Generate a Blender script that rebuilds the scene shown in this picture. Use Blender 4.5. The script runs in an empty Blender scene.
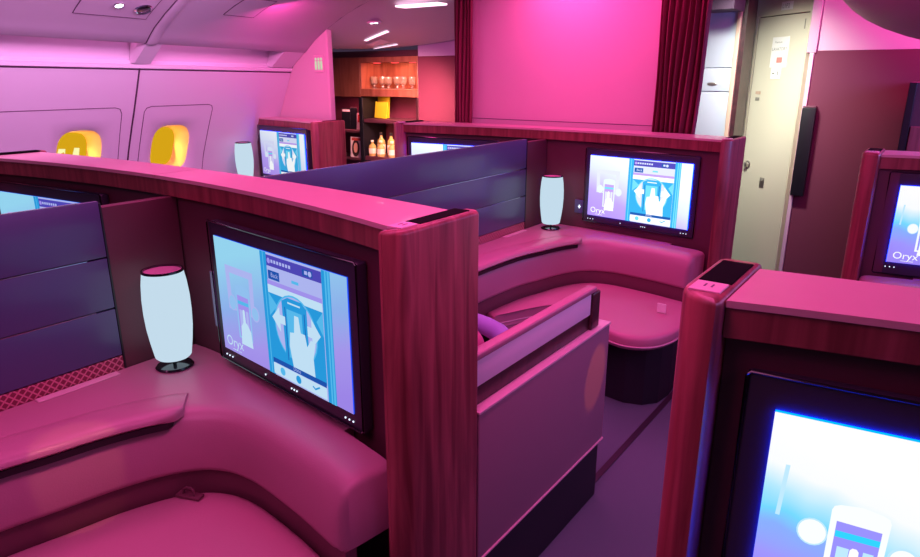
import bpy, bmesh, math, random
from mathutils import Vector, Matrix
random.seed(7)
PI = math.pi
SC = bpy.context.scene
COL = SC.collection
ROW = 2.57                      # distance between the two rows of suites
Z0 = Vector((0, 0, 0))

# ------------------------------------------------------------------ materials
def lin(c):
    return tuple((v / 12.92 if v <= .04045 else ((v + .055) / 1.055) ** 2.4) for v in c)
def hexc(h):
    return lin(tuple(int(h[i:i + 2], 16) / 255 for i in (0, 2, 4)))
def pmat(name, col, rough=.5, metal=0, bump=0, bscale=60, spec=.5, coat=0, var=0, trans=0, alpha=1):
    m = bpy.data.materials.new(name); m.use_nodes = True
    nt = m.node_tree; b = nt.nodes['Principled BSDF']
    c = hexc(col) if isinstance(col, str) else col
    b.inputs['Base Color'].default_value = (*c, 1)
    b.inputs['Roughness'].default_value = rough
    b.inputs['Metallic'].default_value = metal
    b.inputs['Specular IOR Level'].default_value = spec
    b.inputs['Coat Weight'].default_value = coat
    b.inputs['Transmission Weight'].default_value = trans
    b.inputs['Alpha'].default_value = alpha
    tc = nt.nodes.new('ShaderNodeTexCoord')
    n = nt.nodes.new('ShaderNodeTexNoise'); n.inputs['Scale'].default_value = bscale; n.inputs['Detail'].default_value = 4
    nt.links.new(tc.outputs['Object'], n.inputs['Vector'])
    if bump:
        bp = nt.nodes.new('ShaderNodeBump'); bp.inputs['Strength'].default_value = bump; bp.inputs['Distance'].default_value = .002
        nt.links.new(n.outputs['Fac'], bp.inputs['Height']); nt.links.new(bp.outputs['Normal'], b.inputs['Normal'])
    if var:
        mx = nt.nodes.new('ShaderNodeMix'); mx.data_type = 'RGBA'
        mx.inputs[6].default_value = (*[v * (1 - var) for v in c], 1); mx.inputs[7].default_value = (*[min(1, v * (1 + var)) for v in c], 1)
        nt.links.new(n.outputs['Fac'], mx.inputs[0]); nt.links.new(mx.outputs[2], b.inputs['Base Color'])
    return m
def wood(name, dark, light, rough=.4, sx=38, sz=2.2, coat=.15):
    m = bpy.data.materials.new(name); m.use_nodes = True
    nt = m.node_tree; b = nt.nodes['Principled BSDF']
    tc = nt.nodes.new('ShaderNodeTexCoord'); mp = nt.nodes.new('ShaderNodeMapping')
    mp.inputs['Scale'].default_value = (sx, sx, sz)
    n = nt.nodes.new('ShaderNodeTexNoise'); n.inputs['Scale'].default_value = 1.0; n.inputs['Detail'].default_value = 5; n.inputs['Distortion'].default_value = .6
    r = nt.nodes.new('ShaderNodeValToRGB')
    r.color_ramp.elements[0].position = .32; r.color_ramp.elements[0].color = (*hexc(dark), 1)
    r.color_ramp.elements[1].position = .68; r.color_ramp.elements[1].color = (*hexc(light), 1)
    nt.links.new(tc.outputs['Object'], mp.inputs['Vector']); nt.links.new(mp.outputs['Vector'], n.inputs['Vector'])
    nt.links.new(n.outputs['Fac'], r.inputs['Fac']); nt.links.new(r.outputs['Color'], b.inputs['Base Color'])
    b.inputs['Roughness'].default_value = rough; b.inputs['Coat Weight'].default_value = coat; b.inputs['Coat Roughness'].default_value = .25
    return m
def emis(name, col, s=1.0):
    m = bpy.data.materials.new(name); m.use_nodes = True
    nt = m.node_tree; nt.nodes.clear()
    o = nt.nodes.new('ShaderNodeOutputMaterial'); e = nt.nodes.new('ShaderNodeEmission')
    e.inputs['Color'].default_value = (*(hexc(col) if isinstance(col, str) else col), 1); e.inputs['Strength'].default_value = s
    nt.links.new(e.outputs[0], o.inputs[0])
    return m
def emis_ramp(name, stops, s, vec=(0, 0, 1), lo=-.18, hi=.18, wave=0):
    """screen picture: colours blended along a direction of the display"""
    m = bpy.data.materials.new(name); m.use_nodes = True
    nt = m.node_tree; nt.nodes.clear()
    o = nt.nodes.new('ShaderNodeOutputMaterial'); e = nt.nodes.new('ShaderNodeEmission')
    tc = nt.nodes.new('ShaderNodeTexCoord'); d = nt.nodes.new('ShaderNodeVectorMath'); d.operation = 'DOT_PRODUCT'
    d.inputs[1].default_value = vec
    mr = nt.nodes.new('ShaderNodeMapRange'); mr.inputs[1].default_value = lo; mr.inputs[2].default_value = hi
    r = nt.nodes.new('ShaderNodeValToRGB')
    el = r.color_ramp.elements
    while len(el) < len(stops): el.new(.5)
    for q, (p, c) in zip(el, stops): q.position = p; q.color = (*hexc(c), 1)
    nt.links.new(tc.outputs['Object'], d.inputs[0])
    src = d.outputs['Value']
    if wave:
        n = nt.nodes.new('ShaderNodeTexNoise'); n.inputs['Scale'].default_value = 7; n.inputs['Detail'].default_value = 2
        nt.links.new(tc.outputs['Object'], n.inputs['Vector'])
        ma = nt.nodes.new('ShaderNodeMath'); ma.operation = 'MULTIPLY_ADD'; ma.inputs[1].default_value = wave
        nt.links.new(n.outputs['Fac'], ma.inputs[0]); nt.links.new(src, ma.inputs[2]); src = ma.outputs[0]
    nt.links.new(src, mr.inputs[0]); nt.links.new(mr.outputs[0], r.inputs['Fac'])
    nt.links.new(r.outputs['Color'], e.inputs['Color']); e.inputs['Strength'].default_value = s
    nt.links.new(e.outputs[0], o.inputs[0])
    return m

M = {}
M['wood'] = wood('red_wood_veneer', '6a2a30', 'a4525a', sx=30)
M['wood_band'] = wood('red_wood_band', '6e2c32', '96464e', sx=34)
M['wood_orange'] = wood('orange_wood_veneer', '8a4a36', 'ac6850', rough=.5, sx=16)
M['wood_dark'] = wood('dark_wood_insert', '2a1418', '4a242a', sx=24, sz=18)
M['cap'] = pmat('console_top_lacquer', 'd0a0a8', .34, var=.04, bscale=14, coat=.2)
M['wall_dark'] = pmat('dark_maroon_panel', '5a2e3c', .5, bump=.15, bscale=220)
M['slat'] = pmat('smoky_plum_lacquer', '4a4a74', .34, coat=.1, bscale=20, bump=.02)
M['slat_glint'] = pmat('pale_gap_glint', 'c8c4d0', .25, metal=.9)
M['black'] = pmat('black_plastic', '15131a', .4)
M['tray'] = pmat('tray_black', '08080a', .85, spec=.05)
M['gloss_black'] = pmat('gloss_black_plastic', '14121a', .14, coat=.5)
M['bezel'] = pmat('black_screen_bezel', '322e3e', .42, coat=.15)
M['leather'] = pmat('mauve_leather', 'b47c92', .34, bump=.25, bscale=260, var=.03)
M['leather_pad'] = pmat('rose_leather', 'bd8096', .46, bump=.25, bscale=260, var=.03)
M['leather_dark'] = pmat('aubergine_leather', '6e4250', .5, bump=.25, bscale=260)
M['panel_mauve'] = pmat('mauve_shell_panel', '9c7486', .5, bump=.1, bscale=320)
M['lip'] = pmat('pale_pink_trim', 'e0b4c4', .35)
M['strip_pink'] = pmat('pale_leather_strip', 'f0dcec', .5, bump=.15, bscale=300)
M['plinth'] = pmat('near_black_plinth', '20202a', .6)
M['carpet'] = pmat('grey_carpet', '60707a', .95, bump=.9, bscale=420, var=.25, spec=.1)
M['track'] = pmat('dark_seat_track', '2c2634', .6)
M['sidewall'] = pmat('ivory_sidewall', 'd6ccd8', .55, bscale=8)
M['sideceil'] = pmat('pale_ceiling_panel', 'b0a4b2', .55, bscale=8)
M['seam'] = pmat('seam_shadow_gap', '6a4a66', .7)
M['dark_seam'] = pmat('dark_seam_gap', '4a2c46', .7)
M['bulk'] = pmat('pale_bulkhead', 'd8b4c0', .5, bump=.08, bscale=380)
M['bulk_maroon'] = pmat('maroon_wall_fabric', '6e2a42', .7, bump=.3, bscale=300)
M['curtain'] = pmat('wine_curtain', '7c2c44', .85, bump=.35, bscale=180, var=.12)
M['door'] = pmat('cream_door', 'd8d0b8', .45, bscale=20)
M['door_frame'] = pmat('cream_door_frame', 'd4ccb0', .5)
M['white'] = pmat('white_locker', 'b4bac2', .5)
M['tan'] = pmat('tan_edge_trim', 'c8a890', .5)
M['metal'] = pmat('satin_metal', 'b8b0a8', .3, metal=.9)
M['paper'] = pmat('white_paper', 'f0ece4', .8)
M['print_red'] = pmat('red_print', 'd88a80', .8)
M['print_dark'] = pmat('grey_print', '8a8478', .8)
M['lamp_glass'] = emis('lamp_opal_glass', 'c4dcec', 1.0)
M['lamp_top'] = pmat('lamp_top_disc', 'c89ab0', .4)
M['amber'] = pmat('amber_lit_reveal', 'f4cc84', .6)
M['amber_shade'] = emis('amber_window_shade', 'dca818', .95)
M['amber_pane'] = emis('daylight_pane', 'f4f0a8', 1.1)
M['bottle'] = pmat('clear_glass', 'f0e8d8', .08, trans=.85, spec=.6)
M['amber_liquor'] = pmat('pale_liquor', 'd8c070', .15, trans=.3)
M['cap_dark'] = pmat('dark_bottle_cap', '2a2426', .4)
M['label'] = pmat('cream_label', 'e8dcc0', .7)
M['yellow'] = pmat('yellow_cover', 'd8d020', .7, var=.06, bscale=80)
M['mag_black'] = pmat('black_cover', '14131a', .4)
M['mag_white'] = pmat('white_cover', 'e8dedc', .5)
M['mag_red'] = pmat('red_cover', 'c84038', .5)
M['skin'] = pmat('printed_skin', 'd8a48c', .5)
M['hair'] = pmat('printed_dark_hair', '2c1414', .5)
M['cushion_purple'] = pmat('lilac_cushion', '9c98dc', .6, bump=.2, bscale=200)
M['cushion_pink'] = pmat('pink_cushion', 'd06a98', .7, bump=.2, bscale=200)
M['sign'] = emis('lit_row_sign', 'd8f0c8', .8)
M['led_white'] = emis('reading_light_lens', 'f4ecff', 6)
M['led_dot'] = emis('indicator_led', 'd8e8ff', 1.6)
M['pink_lamp'] = emis('pink_ceiling_lamp', 'ffd0e8', 2.2)
M['red_spot'] = emis('red_shelf_spot', 'ff5058', 2.0)
M['bin'] = pmat('mauve_bin', 'a07888', .5)
M['chrome'] = pmat('chrome', 'd8d8e0', .12, metal=1)
M['bracket'] = pmat('smoky_blue_plastic', '8aa0b8', .2, alpha=.75)
M['cool_white_panel'] = pmat('lavender_wall', 'b89ac0', .6)

def pattern_mat():
    m = pmat('pink_lattice_metal', 'c06a80', .35, metal=.4)
    nt = m.node_tree; b = nt.nodes['Principled BSDF']
    tc = nt.nodes.new('ShaderNodeTexCoord'); sx = nt.nodes.new('ShaderNodeSeparateXYZ')
    nt.links.new(tc.outputs['Object'], sx.inputs[0])
    def math_(op, a, bb=None):
        n = nt.nodes.new('ShaderNodeMath'); n.operation = op
        for i, v in enumerate((a, bb)):
            if v is None: continue
            if isinstance(v, (int, float)): n.inputs[i].default_value = v
            else: nt.links.new(v, n.inputs[i])
        return n.outputs[0]
    y = math_('MULTIPLY', sx.outputs['Y'], 40); z = math_('MULTIPLY', sx.outputs['Z'], 40)
    a = math_('ABSOLUTE', math_('SUBTRACT', math_('FRACT', math_('ADD', y, z)), .5))
    c = math_('ABSOLUTE', math_('SUBTRACT', math_('FRACT', math_('SUBTRACT', y, z)), .5))
    mn = math_('MINIMUM', a, c)
    st = math_('GREATER_THAN', mn, .13)
    mx = nt.nodes.new('ShaderNodeMix'); mx.data_type = 'RGBA'
    mx.inputs[6].default_value = (*hexc('d88298'), 1); mx.inputs[7].default_value = (*hexc('8a3850'), 1)
    nt.links.new(st, mx.inputs[0]); nt.links.new(mx.outputs[2], b.inputs['Base Color'])
    return m
M['pattern'] = pattern_mat()

# ------------------------------------------------------------------ builders
def NB(): return bmesh.new()
def origin_of(o):
    p = Vector((0, 0, 0))
    while o is not None: p += o.location; o = o.parent
    return p
def obj(name, bm, mat, parent=None, world=True, smooth=False, sharp=40):
    """one mesh object; coordinates are given in the cabin and moved to the parent's origin"""
    if parent is not None and world:
        bmesh.ops.translate(bm, vec=-origin_of(parent), verts=bm.verts)
    bmesh.ops.recalc_face_normals(bm, faces=bm.faces)
    me = bpy.data.meshes.new(name); bm.to_mesh(me); bm.free()
    for m in (mat if isinstance(mat, (list, tuple)) else [mat]): me.materials.append(m)
    if smooth:
        me.polygons.foreach_set('use_smooth', [True] * len(me.polygons))
        try: me.set_sharp_from_angle(angle=math.radians(sharp))
        except Exception: pass
    o = bpy.data.objects.new(name, me); COL.objects.link(o)
    if parent is not None: o.parent = parent
    return o
def tag(o, label, cat, group=None):
    o['label'] = label; o['category'] = cat
    if group: o['group'] = group
    return o
def struct(o): o['kind'] = 'structure'; return o
def thing(name, label, cat, loc, rz=0, group=None):
    o = bpy.data.objects.new(name, None); COL.objects.link(o)
    o.empty_display_size = .1
    o.location = loc; o.rotation_euler = (0, 0, rz)
    return tag(o, label, cat, group)
def dup(root, loc, label, rz=None, group=None, scale=None):
    def rec(o, par):
        c = o.copy(); COL.objects.link(c); c.parent = par
        for ch in list(o.children): rec(ch, c)
        return c
    r = rec(root, None); r.location = loc; r['label'] = label
    if rz is not None: r.rotation_euler = (0, 0, rz)
    if group: r['group'] = group
    if scale: r.scale = scale
    return r
def box(bm, x0, x1, y0, y1, z0, z1, bev=0, seg=2, mi=0):
    r = bmesh.ops.create_cube(bm, size=1)
    vs = r['verts']
    for v in vs:
        v.co = Vector(((x0 + x1) / 2 + v.co.x * (x1 - x0), (y0 + y1) / 2 + v.co.y * (y1 - y0), (z0 + z1) / 2 + v.co.z * (z1 - z0)))
    fs = set(f for v in vs for f in v.link_faces)
    if bev:
        es = list(set(e for v in vs for e in v.link_edges))
        rr = bmesh.ops.bevel(bm, geom=es, offset=bev, segments=seg, profile=.6, affect='EDGES')
        fs |= set(rr['faces'])
    for f in fs:
        if f.is_valid: f.material_index = mi
    return bm
def prism(bm, poly, z0, z1, mi=0):
    """plan polygon raised from z0 to z1"""
    lo = [bm.verts.new((x, y, z0)) for x, y in poly]; hi = [bm.verts.new((x, y, z1)) for x, y in poly]
    n = len(poly)
    fs = [bm.faces.new(hi), bm.faces.new(lo[::-1])]
    for i in range(n): fs.append(bm.faces.new((lo[i], lo[(i + 1) % n], hi[(i + 1) % n], hi[i])))
    for f in fs: f.material_index = mi
    return fs
def bevel_all(bm, w, seg=2, ang=35):
    es = [e for e in bm.edges if len(e.link_faces) == 2 and e.calc_face_angle(0) > math.radians(ang)]
    bmesh.ops.bevel(bm, geom=es, offset=w, segments=seg, profile=.5, affect='EDGES')
def lathe(bm, prof, c=(0, 0, 0), n=32, mi=0):
    rings = []
    for r, z in prof:
        if r < 1e-5: rings.append([bm.verts.new((c[0], c[1], c[2] + z))])
        else: rings.append([bm.verts.new((c[0] + r * math.cos(2 * PI * k / n), c[1] + r * math.sin(2 * PI * k / n), c[2] + z)) for k in range(n)])
    for a, b in zip(rings, rings[1:]):
        for k in range(n):
            k2 = (k + 1) % n
            if len(a) == 1 and len(b) == 1: continue
            if len(a) == 1: f = bm.faces.new((a[0], b[k2], b[k]))
            elif len(b) == 1: f = bm.faces.new((a[k], a[k2], b[0]))
            else: f = bm.faces.new((a[k], a[k2], b[k2], b[k]))
            f.material_index = mi
def loft(bm, rings, closed=False, caps=True, mi=0):
    """rings: lists of points of equal length; each ring is a closed loop if closed"""
    vr = [[bm.verts.new(p) for p in r] for r in rings]
    n = len(rings[0])
    for a, b in zip(vr, vr[1:]):
        for k in range(n if closed else n - 1):
            f = bm.faces.new((a[k], a[(k + 1) % n], b[(k + 1) % n], b[k])); f.material_index = mi
    if closed and caps:
        for r in (vr[0][::-1], vr[-1]):
            f = bm.faces.new(r); f.material_index = mi
    return vr
def tube(bm, pts, r, n=8, mi=0):
    pts = [Vector(p) for p in pts]; rings = []
    for i, p in enumerate(pts):
        t = (pts[min(i + 1, len(pts) - 1)] - pts[max(i - 1, 0)]).normalized()
        u = t.cross(Vector((0, 0, 1)))
        if u.length < 1e-3: u = t.cross(Vector((1, 0, 0)))
        u.normalize(); v = u.cross(t)
        rings.append([p + r * (math.cos(2 * PI * k / n) * u + math.sin(2 * PI * k / n) * v) for k in range(n)])
    loft(bm, rings, closed=True, mi=mi)
def spline(pts, per=6):
    P = [Vector((p[0], p[1], 0)) for p in pts]; out = []
    P = [2 * P[0] - P[1]] + P + [2 * P[-1] - P[-2]]
    for i in range(1, len(P) - 2):
        for k in range(per):
            t = k / per
            out.append(.5 * ((2 * P[i]) + (-P[i - 1] + P[i + 1]) * t + (2 * P[i - 1] - 5 * P[i] + 4 * P[i + 1] - P[i + 2]) * t * t + (-P[i - 1] + 3 * P[i] - 3 * P[i + 1] + P[i + 2]) * t ** 3))
    out.append(P[-2]); return out
def normals(path):
    """unit plan vectors pointing outward (away from the seat) along the path"""
    N = []
    for i in range(len(path)):
        t = (path[min(i + 1, len(path) - 1)] - path[max(i - 1, 0)]).normalized()
        N.append(Vector((-t.y, t.x, 0)))
    return N
def text_mesh(bm, s, size, place, mi=0):
    """lettering: place(u, v) turns text coordinates into points"""
    cu = bpy.data.curves.new('lettering', 'FONT'); cu.body = s; cu.size = size; cu.resolution_u = 3
    o = bpy.data.objects.new('lettering', cu); COL.objects.link(o)
    me = bpy.data.meshes.new_from_object(o.evaluated_get(bpy.context.evaluated_depsgraph_get()))
    vs = [bm.verts.new(place(v.co.x, v.co.y)) for v in me.vertices]
    for p in me.polygons:
        try:
            f = bm.faces.new([vs[i] for i in p.vertices]); f.material_index = mi
        except ValueError: pass
    bpy.data.objects.remove(o); bpy.data.curves.remove(cu); bpy.data.meshes.remove(me)

# ------------------------------------------------------------------ monitor walls between the rows
def front_y(x, xc): return 1.215 - .13 * ((x - xc) / 1.1) ** 2
def back_y(x, xc): return 1.385 - .08 * ((x - xc) / 1.1) ** 2
def band_poly(xs, xc, d, inset_f, inset_b):
    return [(x, front_y(x, xc) + d + inset_f) for x in xs] + [(x, back_y(x, xc) + d - inset_b) for x in reversed(xs)]
def end_panel(root, xo, xi, d, zt, s):
    """wooden end facing the aisle at xo, seam to the wall at xi; s = +1 when the aisle lies on the +x side"""
    y0, y1 = 1.014 + d, 1.332 + d
    r = .048; poly = []
    if abs(xi + .252) < 1e-6: y0 += .034; r = .072
    def arc(cx, cy, a0, a1):
        for k in range(7):
            a = a0 + (a1 - a0) * k / 6; poly.append((cx + s * r * math.cos(a), cy + r * math.sin(a)))
    poly.append((xi, y0 + .012)); poly.append((xi + s * .006, y0))
    arc(xo - s * r, y0 + r, -PI / 2, 0)
    r = .014; arc(xo - s * r, y1 - r, 0, PI / 2)
    poly.append((xi, y1))
    px = [q[0] for q in poly]; py = [q[1] for q in poly]
    mx, my, hx, hy = (min(px) + max(px)) / 2, (y0 + y1) / 2, (max(px) - min(px)) / 2, (y1 - y0) / 2
    bm = NB(); rings = []
    for e, z in ((0, .002), (0, zt - .012), (.0012, zt - .007), (.004, zt - .003), (.0085, zt - .0006), (.013, zt)):
        rings.append([(mx + (x - mx) * (1 - e / hx), my + (y - my) * (1 - e / hy), z) for x, y in poly])
    loft(bm, rings, closed=True)
    p = obj('end_panel', bm, M['wood'], root, smooth=True)
    a, b = sorted((xi + s * (.009 if xo == -.33 else -.012), xo - s * .013))
    bm = NB(); box(bm, a, b, y0 + .10, y1 - .03, zt - .004, zt + .0015, .0006, 1)
    obj('tray_inset', bm, M['tray'], p)
    bm = NB(); box(bm, a + .002, b - .002, y0 + .036, y0 + .092, zt - .004, zt + .003, .0015, 2)
    for k in (-.006, .006): box(bm, (a + b) / 2 + k - .0015, (a + b) / 2 + k + .0015, y0 + .058, y0 + .074, zt + .0031, zt + .0036, 0, 1, 1)
    t = obj('button_tab', bm, [M['lip'], M['seam']], p)
    return p
def console(label, xc, xa, xb, d, zt, ends, seam=None, group='monitor walls of the suites'):
    root = thing('monitor_wall', label, 'partition', ((xa + xb) / 2, 1.3 + d, 0), 0, group)
    n = 28; xs = [xa + (xb - xa) * k / n for k in range(n + 1)]
    bm = NB(); prism(bm, band_poly(xs, xc, d, .028, .004), .002, zt - .066); obj('wall_panel', bm, M['wall_dark'], root, smooth=True)
    bm = NB(); prism(bm, band_poly(xs, xc, d, .0, .002), zt - .065, zt - .0125); bevel_all(bm, .002, 1); obj('wood_band', bm, M['wood_band'], root, smooth=True)
    cuts = [xa, xb] if seam is None else [xa, seam, xb]
    for a, b in zip(cuts, cuts[1:]):
        a2 = a + (.002 if a != xa else 0); b2 = b - (.002 if b != xb else 0)
        ys = [a2 + (b2 - a2) * k / 18 for k in range(19)]
        bm = NB(); prism(bm, band_poly(ys, xc, d, -.004, -.002), zt - .012, zt); bevel_all(bm, .003, 2); obj('top_panel', bm, M['cap'], root, smooth=True)
    for xo, xi, s in ends: end_panel(root, xo, xi, d, zt + .006, s)
    return root
CX = -2.1
c_near = console('long wine-red wooden monitor wall in front, its pink top crossing the windows', CX, -3.22, -.952, 0, 1.28, [(-.904, -.95, 1), (-3.268, -3.222, -1)], seam=-2.16)
c_far = console('wooden monitor wall standing against the curtained pink bulkhead', CX, -3.155, -.952, ROW, 1.28, [(-.904, -.95, 1), (-3.203, -3.157, -1)], seam=-2.16)
RX = .866
cr_near = console('wooden monitor wall beside the aisle with glossy pink top and black inset tray', RX, -.25, 1.1, 0, 1.252, [(-.33, -.252, -1)])
cr_far = console('narrow wooden monitor wall below the black box on the maroon wall', RX, -.25, 1.1, ROW, 1.252, [(-.33, -.252, -1)])
cl_far = console('small wooden monitor wall under the pink divider, warm light on its end', -5.066, -4.84, -3.902, 2.45, 1.262, [(-3.854, -3.9, 1)])

# sockets on the monitor walls (plate with a light symbol)
def socket(root, x, y, z, rz):
    bm = NB(); box(bm, -.035, .035, -.006, .01, -.042, .042, .004, 2)
    box(bm, -.004, .004, -.0075, -.0055, -.011, .011, 0, 1, 1); box(bm, -.009, .009, -.0075, -.0055, -.003, .003, 0, 1, 1)
    bmesh.ops.transform(bm, matrix=Matrix.Translation((x, y, z)) @ Matrix.Rotation(rz, 4, 'Z'), verts=bm.verts)
    o = obj('socket_plate', bm, [M['slat'], M['led_dot']], root, smooth=True)
    return o
socket(c_near, -1.845, 1.218, .815, -.055); socket(c_far, -1.822, 1.222 + ROW, .812, -.055)

# ------------------------------------------------------------------ screens
EM = {}
def screen_mats(s, kind, mute=0):
    key = (round(s, 2), kind)
    if key in EM: return EM[key]
    t = '%s_%d' % (kind, int(s * 100))
    if kind == 'dim':
        L = [emis_ramp('display_backdrop_' + t, [(0, 'a088ec'), (.3, 'a898f0'), (.6, '90b4f0'), (1, '98d8f4')], s, (-.25, 0, 1), -.20, .22, .05),
             emis('display_blue_' + t, '289ce0', s), emis('display_violet_' + t, '5048b8', s), emis('display_white_' + t, 'c4e4fa', s),
             emis('display_pale_' + t, 'b0b8f4', s), emis('display_navy_' + t, '2054b0', s), emis('display_cyan_' + t, '58bcf0', s),
             emis('display_ghost_' + t, '94c4f4', s), emis('display_lilac_' + t, 'a494f0', s), emis('display_halo_edge_' + t, '2050ff', s)]
    elif kind == 'split':
        L = [emis_ramp('display_backdrop_' + t, [(0, 'a888e8'), (.35, 'b49cf0'), (.65, 'd4dcf6'), (1, 'f0f4fa')], s, (.35, 0, 1), -.27, .20, .05),
             emis('display_blue_' + t, '38a8e0', s), emis('display_violet_' + t, '5048b0', s), emis('display_white_' + t, 'f4f8fc', s),
             emis('display_pale_' + t, 'd4d8f4', s), emis('display_navy_' + t, '2058a8', s), emis('display_cyan_' + t, '70d0f0', s),
             emis('display_ghost_' + t, 'd8e4f8', s), emis('display_lilac_' + t, 'b898ec', s), emis('display_halo_edge_' + t, (.0, .03, 1), s * 12)]
    else:
        L = [emis_ramp('display_backdrop_' + t, [(0, '9878e8'), (.28, '9a90fa'), (.46, '84a8fc'), (.54, '70d0f4'), (.64, 'b0e0f6'), (.76, 'f0f2f6'), (1, 'f6f4f4')], s, (.35, 0, 1), -.26, .13, .09),
             emis('display_blue_' + t, '38a8e0', s), emis('display_violet_' + t, '5048b0', s), emis('display_white_' + t, 'f6f6f8', s),
             emis('display_pale_' + t, 'b8e0f8', s), emis('display_navy_' + t, '2058a8', s), emis('display_cyan_' + t, '30ccf4', s),
             emis('display_ghost_' + t, 'f0f4fa', s), emis('display_lilac_' + t, '948cfa', s), emis('display_halo_edge_' + t, (.0, .03, 1), s * 16)]
    EM[key] = L; return L
def monitor(label, cx, cy, cz, yaw, kind, s, bracket=False, b=.036, SW=.65):
    SH = SW * 9 / 16
    root = thing('wall_monitor', label, 'monitor', (cx, cy, cz), yaw, 'monitors facing the seats')
    dep = .034
    bm = NB(); box(bm, -SW / 2 - b, SW / 2 + b, .0, dep, -SH / 2 - b * 1.35, SH / 2 + b * 1.15, .008, 3)
    obj('housing', bm, M['bezel'], root, world=False, smooth=True)
    bm = NB()
    w, h = SW / 2 + b, SH / 2 + b * 1.2     # thin polished rim around the face
    pts = [(-w + .006, -.003, -h), (w - .006, -.003, -h), (w, -.003, -h + .006), (w, -.003, h - .006), (w - .006, -.003, h), (-w + .006, -.003, h), (-w, -.003, h - .006), (-w, -.003, -h + .006), (-w + .006, -.003, -h)]
    tube(bm, pts, .0028, 6); obj('rim', bm, M['gloss_black'], root, world=False, smooth=True)
    # display panel: the picture is part of its mesh
    bm = NB(); U = lambda u: (u - .5) * SW; V = lambda v: (v - .5) * SH
    yf = -.004 if kind == 'dim' else -.008
    box(bm, -SW / 2, SW / 2, yf, .002, -SH / 2, SH / 2, 0, 1, 9)  # side faces emit blue, an added edge glow to halo the bezel
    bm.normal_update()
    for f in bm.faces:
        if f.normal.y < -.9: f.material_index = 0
    lay = [0]
    def poly(P, mi):
        lay[0] += 1; y = yf - .00012 * lay[0]
        f = bm.faces.new([bm.verts.new((U(u), y, V(v))) for u, v in P]); f.material_index = mi
        if f.normal.y > 0: f.normal_flip()
    def rect(u0, v0, u1, v1, mi): poly([(u0, v0), (u1, v0), (u1, v1), (u0, v1)], mi)
    def ell(u, v, ru, rv, mi, n=24): poly([(u + ru * math.cos(2 * PI * k / n), v + rv * math.sin(2 * PI * k / n)) for k in range(n)], mi)
    def letters(sx, u, v, size, mi):
        lay[0] += 1; y = yf - .00012 * lay[0]
        text_mesh(bm, sx, size, lambda a, c: (U(u) + a, y, V(v) + c), mi)
    if True:
        # picture of a hand holding a white handset between two soft glows
        if kind != 'handset': poly([(.085, .40), (.31, .40), (.32, .78), (.08, .78)], 4); poly([(.12, .42), (.28, .42), (.285, .72), (.115, .72)], 0)
        else: poly([(.035, .50), (.045, .50), (.052, .76), (.042, .76)], 4)
        G = lambda k: [(.122 + .031 * k * math.cos(2 * PI * j / 20), .462 + .062 * k * math.sin(2 * PI * j / 20)) for j in range(20)]
        poly(G(1.12), 4); poly(G(1), 7); ell(.318, .44, .034, .066, 4); ell(.318, .44, .028, .055, 7)
        poly([(.157, .17), (.277, .17), (.280, .60), (.275, .622), (.262, .632), (.218, .645), (.172, .632), (.160, .62), (.156, .60)], 7)
        poly([(.170, .19), (.265, .19), (.266, .548), (.170, .551)], 8); poly([(.171, .473), (.266, .476), (.266, .507), (.171, .505)], 6)
        rect(.180, .20, .206, .428, 4); rect(.236, .20, .258, .432, 4)
        poly([(.175, .12), (.275, .12), (.268, .26), (.245, .31), (.229, .33), (.227, .425), (.222, .437), (.213, .437), (.208, .425), (.206, .32), (.185, .28)], 3)
        letters('Oryx', .030, .055, .048, 3); letters('one', .135, .022, .012, 3); rect(.085, .028, .13, .034, 3)
        # handset panel
        rect(.405, 0, .90, 1, 1); rect(.425, 0, .432, 1, 6); rect(.865, 0, .895, 1, 6); rect(.875, 0, .882, 1, 1)
        rect(.455, 0, .845, 1, 4); rect(.455, .90, .845, .985, 2)
        for k in range(7): rect(.49 + k * .022, .93, .505 + k * .022, .955, 4)
        ell(.475, .942, .012, .022, 8); rect(.72, .915, .79, .965, 5); rect(.735, .928, .755, .955, 4); ell(.772, .94, .012, .02, 4)
        rect(.465, .80, .55, .87, 5); letters('Back', .485, .82, .019, 4); rect(.64, .825, .69, .848, 6)
        rect(.455, .72, .845, .79, 8); rect(.455, .69, .845, .755, 3)
        rect(.455, .13, .845, .69, 1); poly([(.455, .69), (.52, .60), (.455, .50)], 6); poly([(.845, .69), (.80, .60), (.845, .5)], 6)
        ell(.645, .46, .155, .27, 6, 32); ell(.645, .46, .147, .256, 4, 32)
        poly([(.56, .14), (.555, .66), (.60, .70), (.70, .70), (.735, .66), (.735, .20)], 1)
        rect(.60, .655, .69, .668, 3); rect(.575, .19, .58, .62, 5); rect(.715, .30, .72, .62, 5); rect(.59, .22, .70, .61, 6)
        poly([(.475, .50), (.535, .60), (.535, .54), (.575, .54), (.575, .47), (.535, .47), (.535, .40)], 3)
        poly([(.825, .50), (.765, .61), (.765, .54), (.735, .54), (.735, .46), (.765, .46), (.765, .39)], 3)
        poly([(.615, .14), (.77, .14), (.765, .30), (.785, .42), (.755, .44), (.725, .37), (.715, .46), (.685, .46), (.675, .58), (.645, .58), (.635, .44), (.605, .43), (.595, .32)], 3)
        rect(.455, .115, .845, .155, 5); letters('Done', .61, .125, .016, 4)
        rect(.455, .02, .845, .112, 3)
        ell(.525, .066, .019, .033, 6); ell(.645, .066, .019, .033, 1); poly([(.745, .07), (.765, .05), (.80, .085), (.795, .095), (.765, .066), (.75, .08)], 1)
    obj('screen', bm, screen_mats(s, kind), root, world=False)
    first = None
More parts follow.
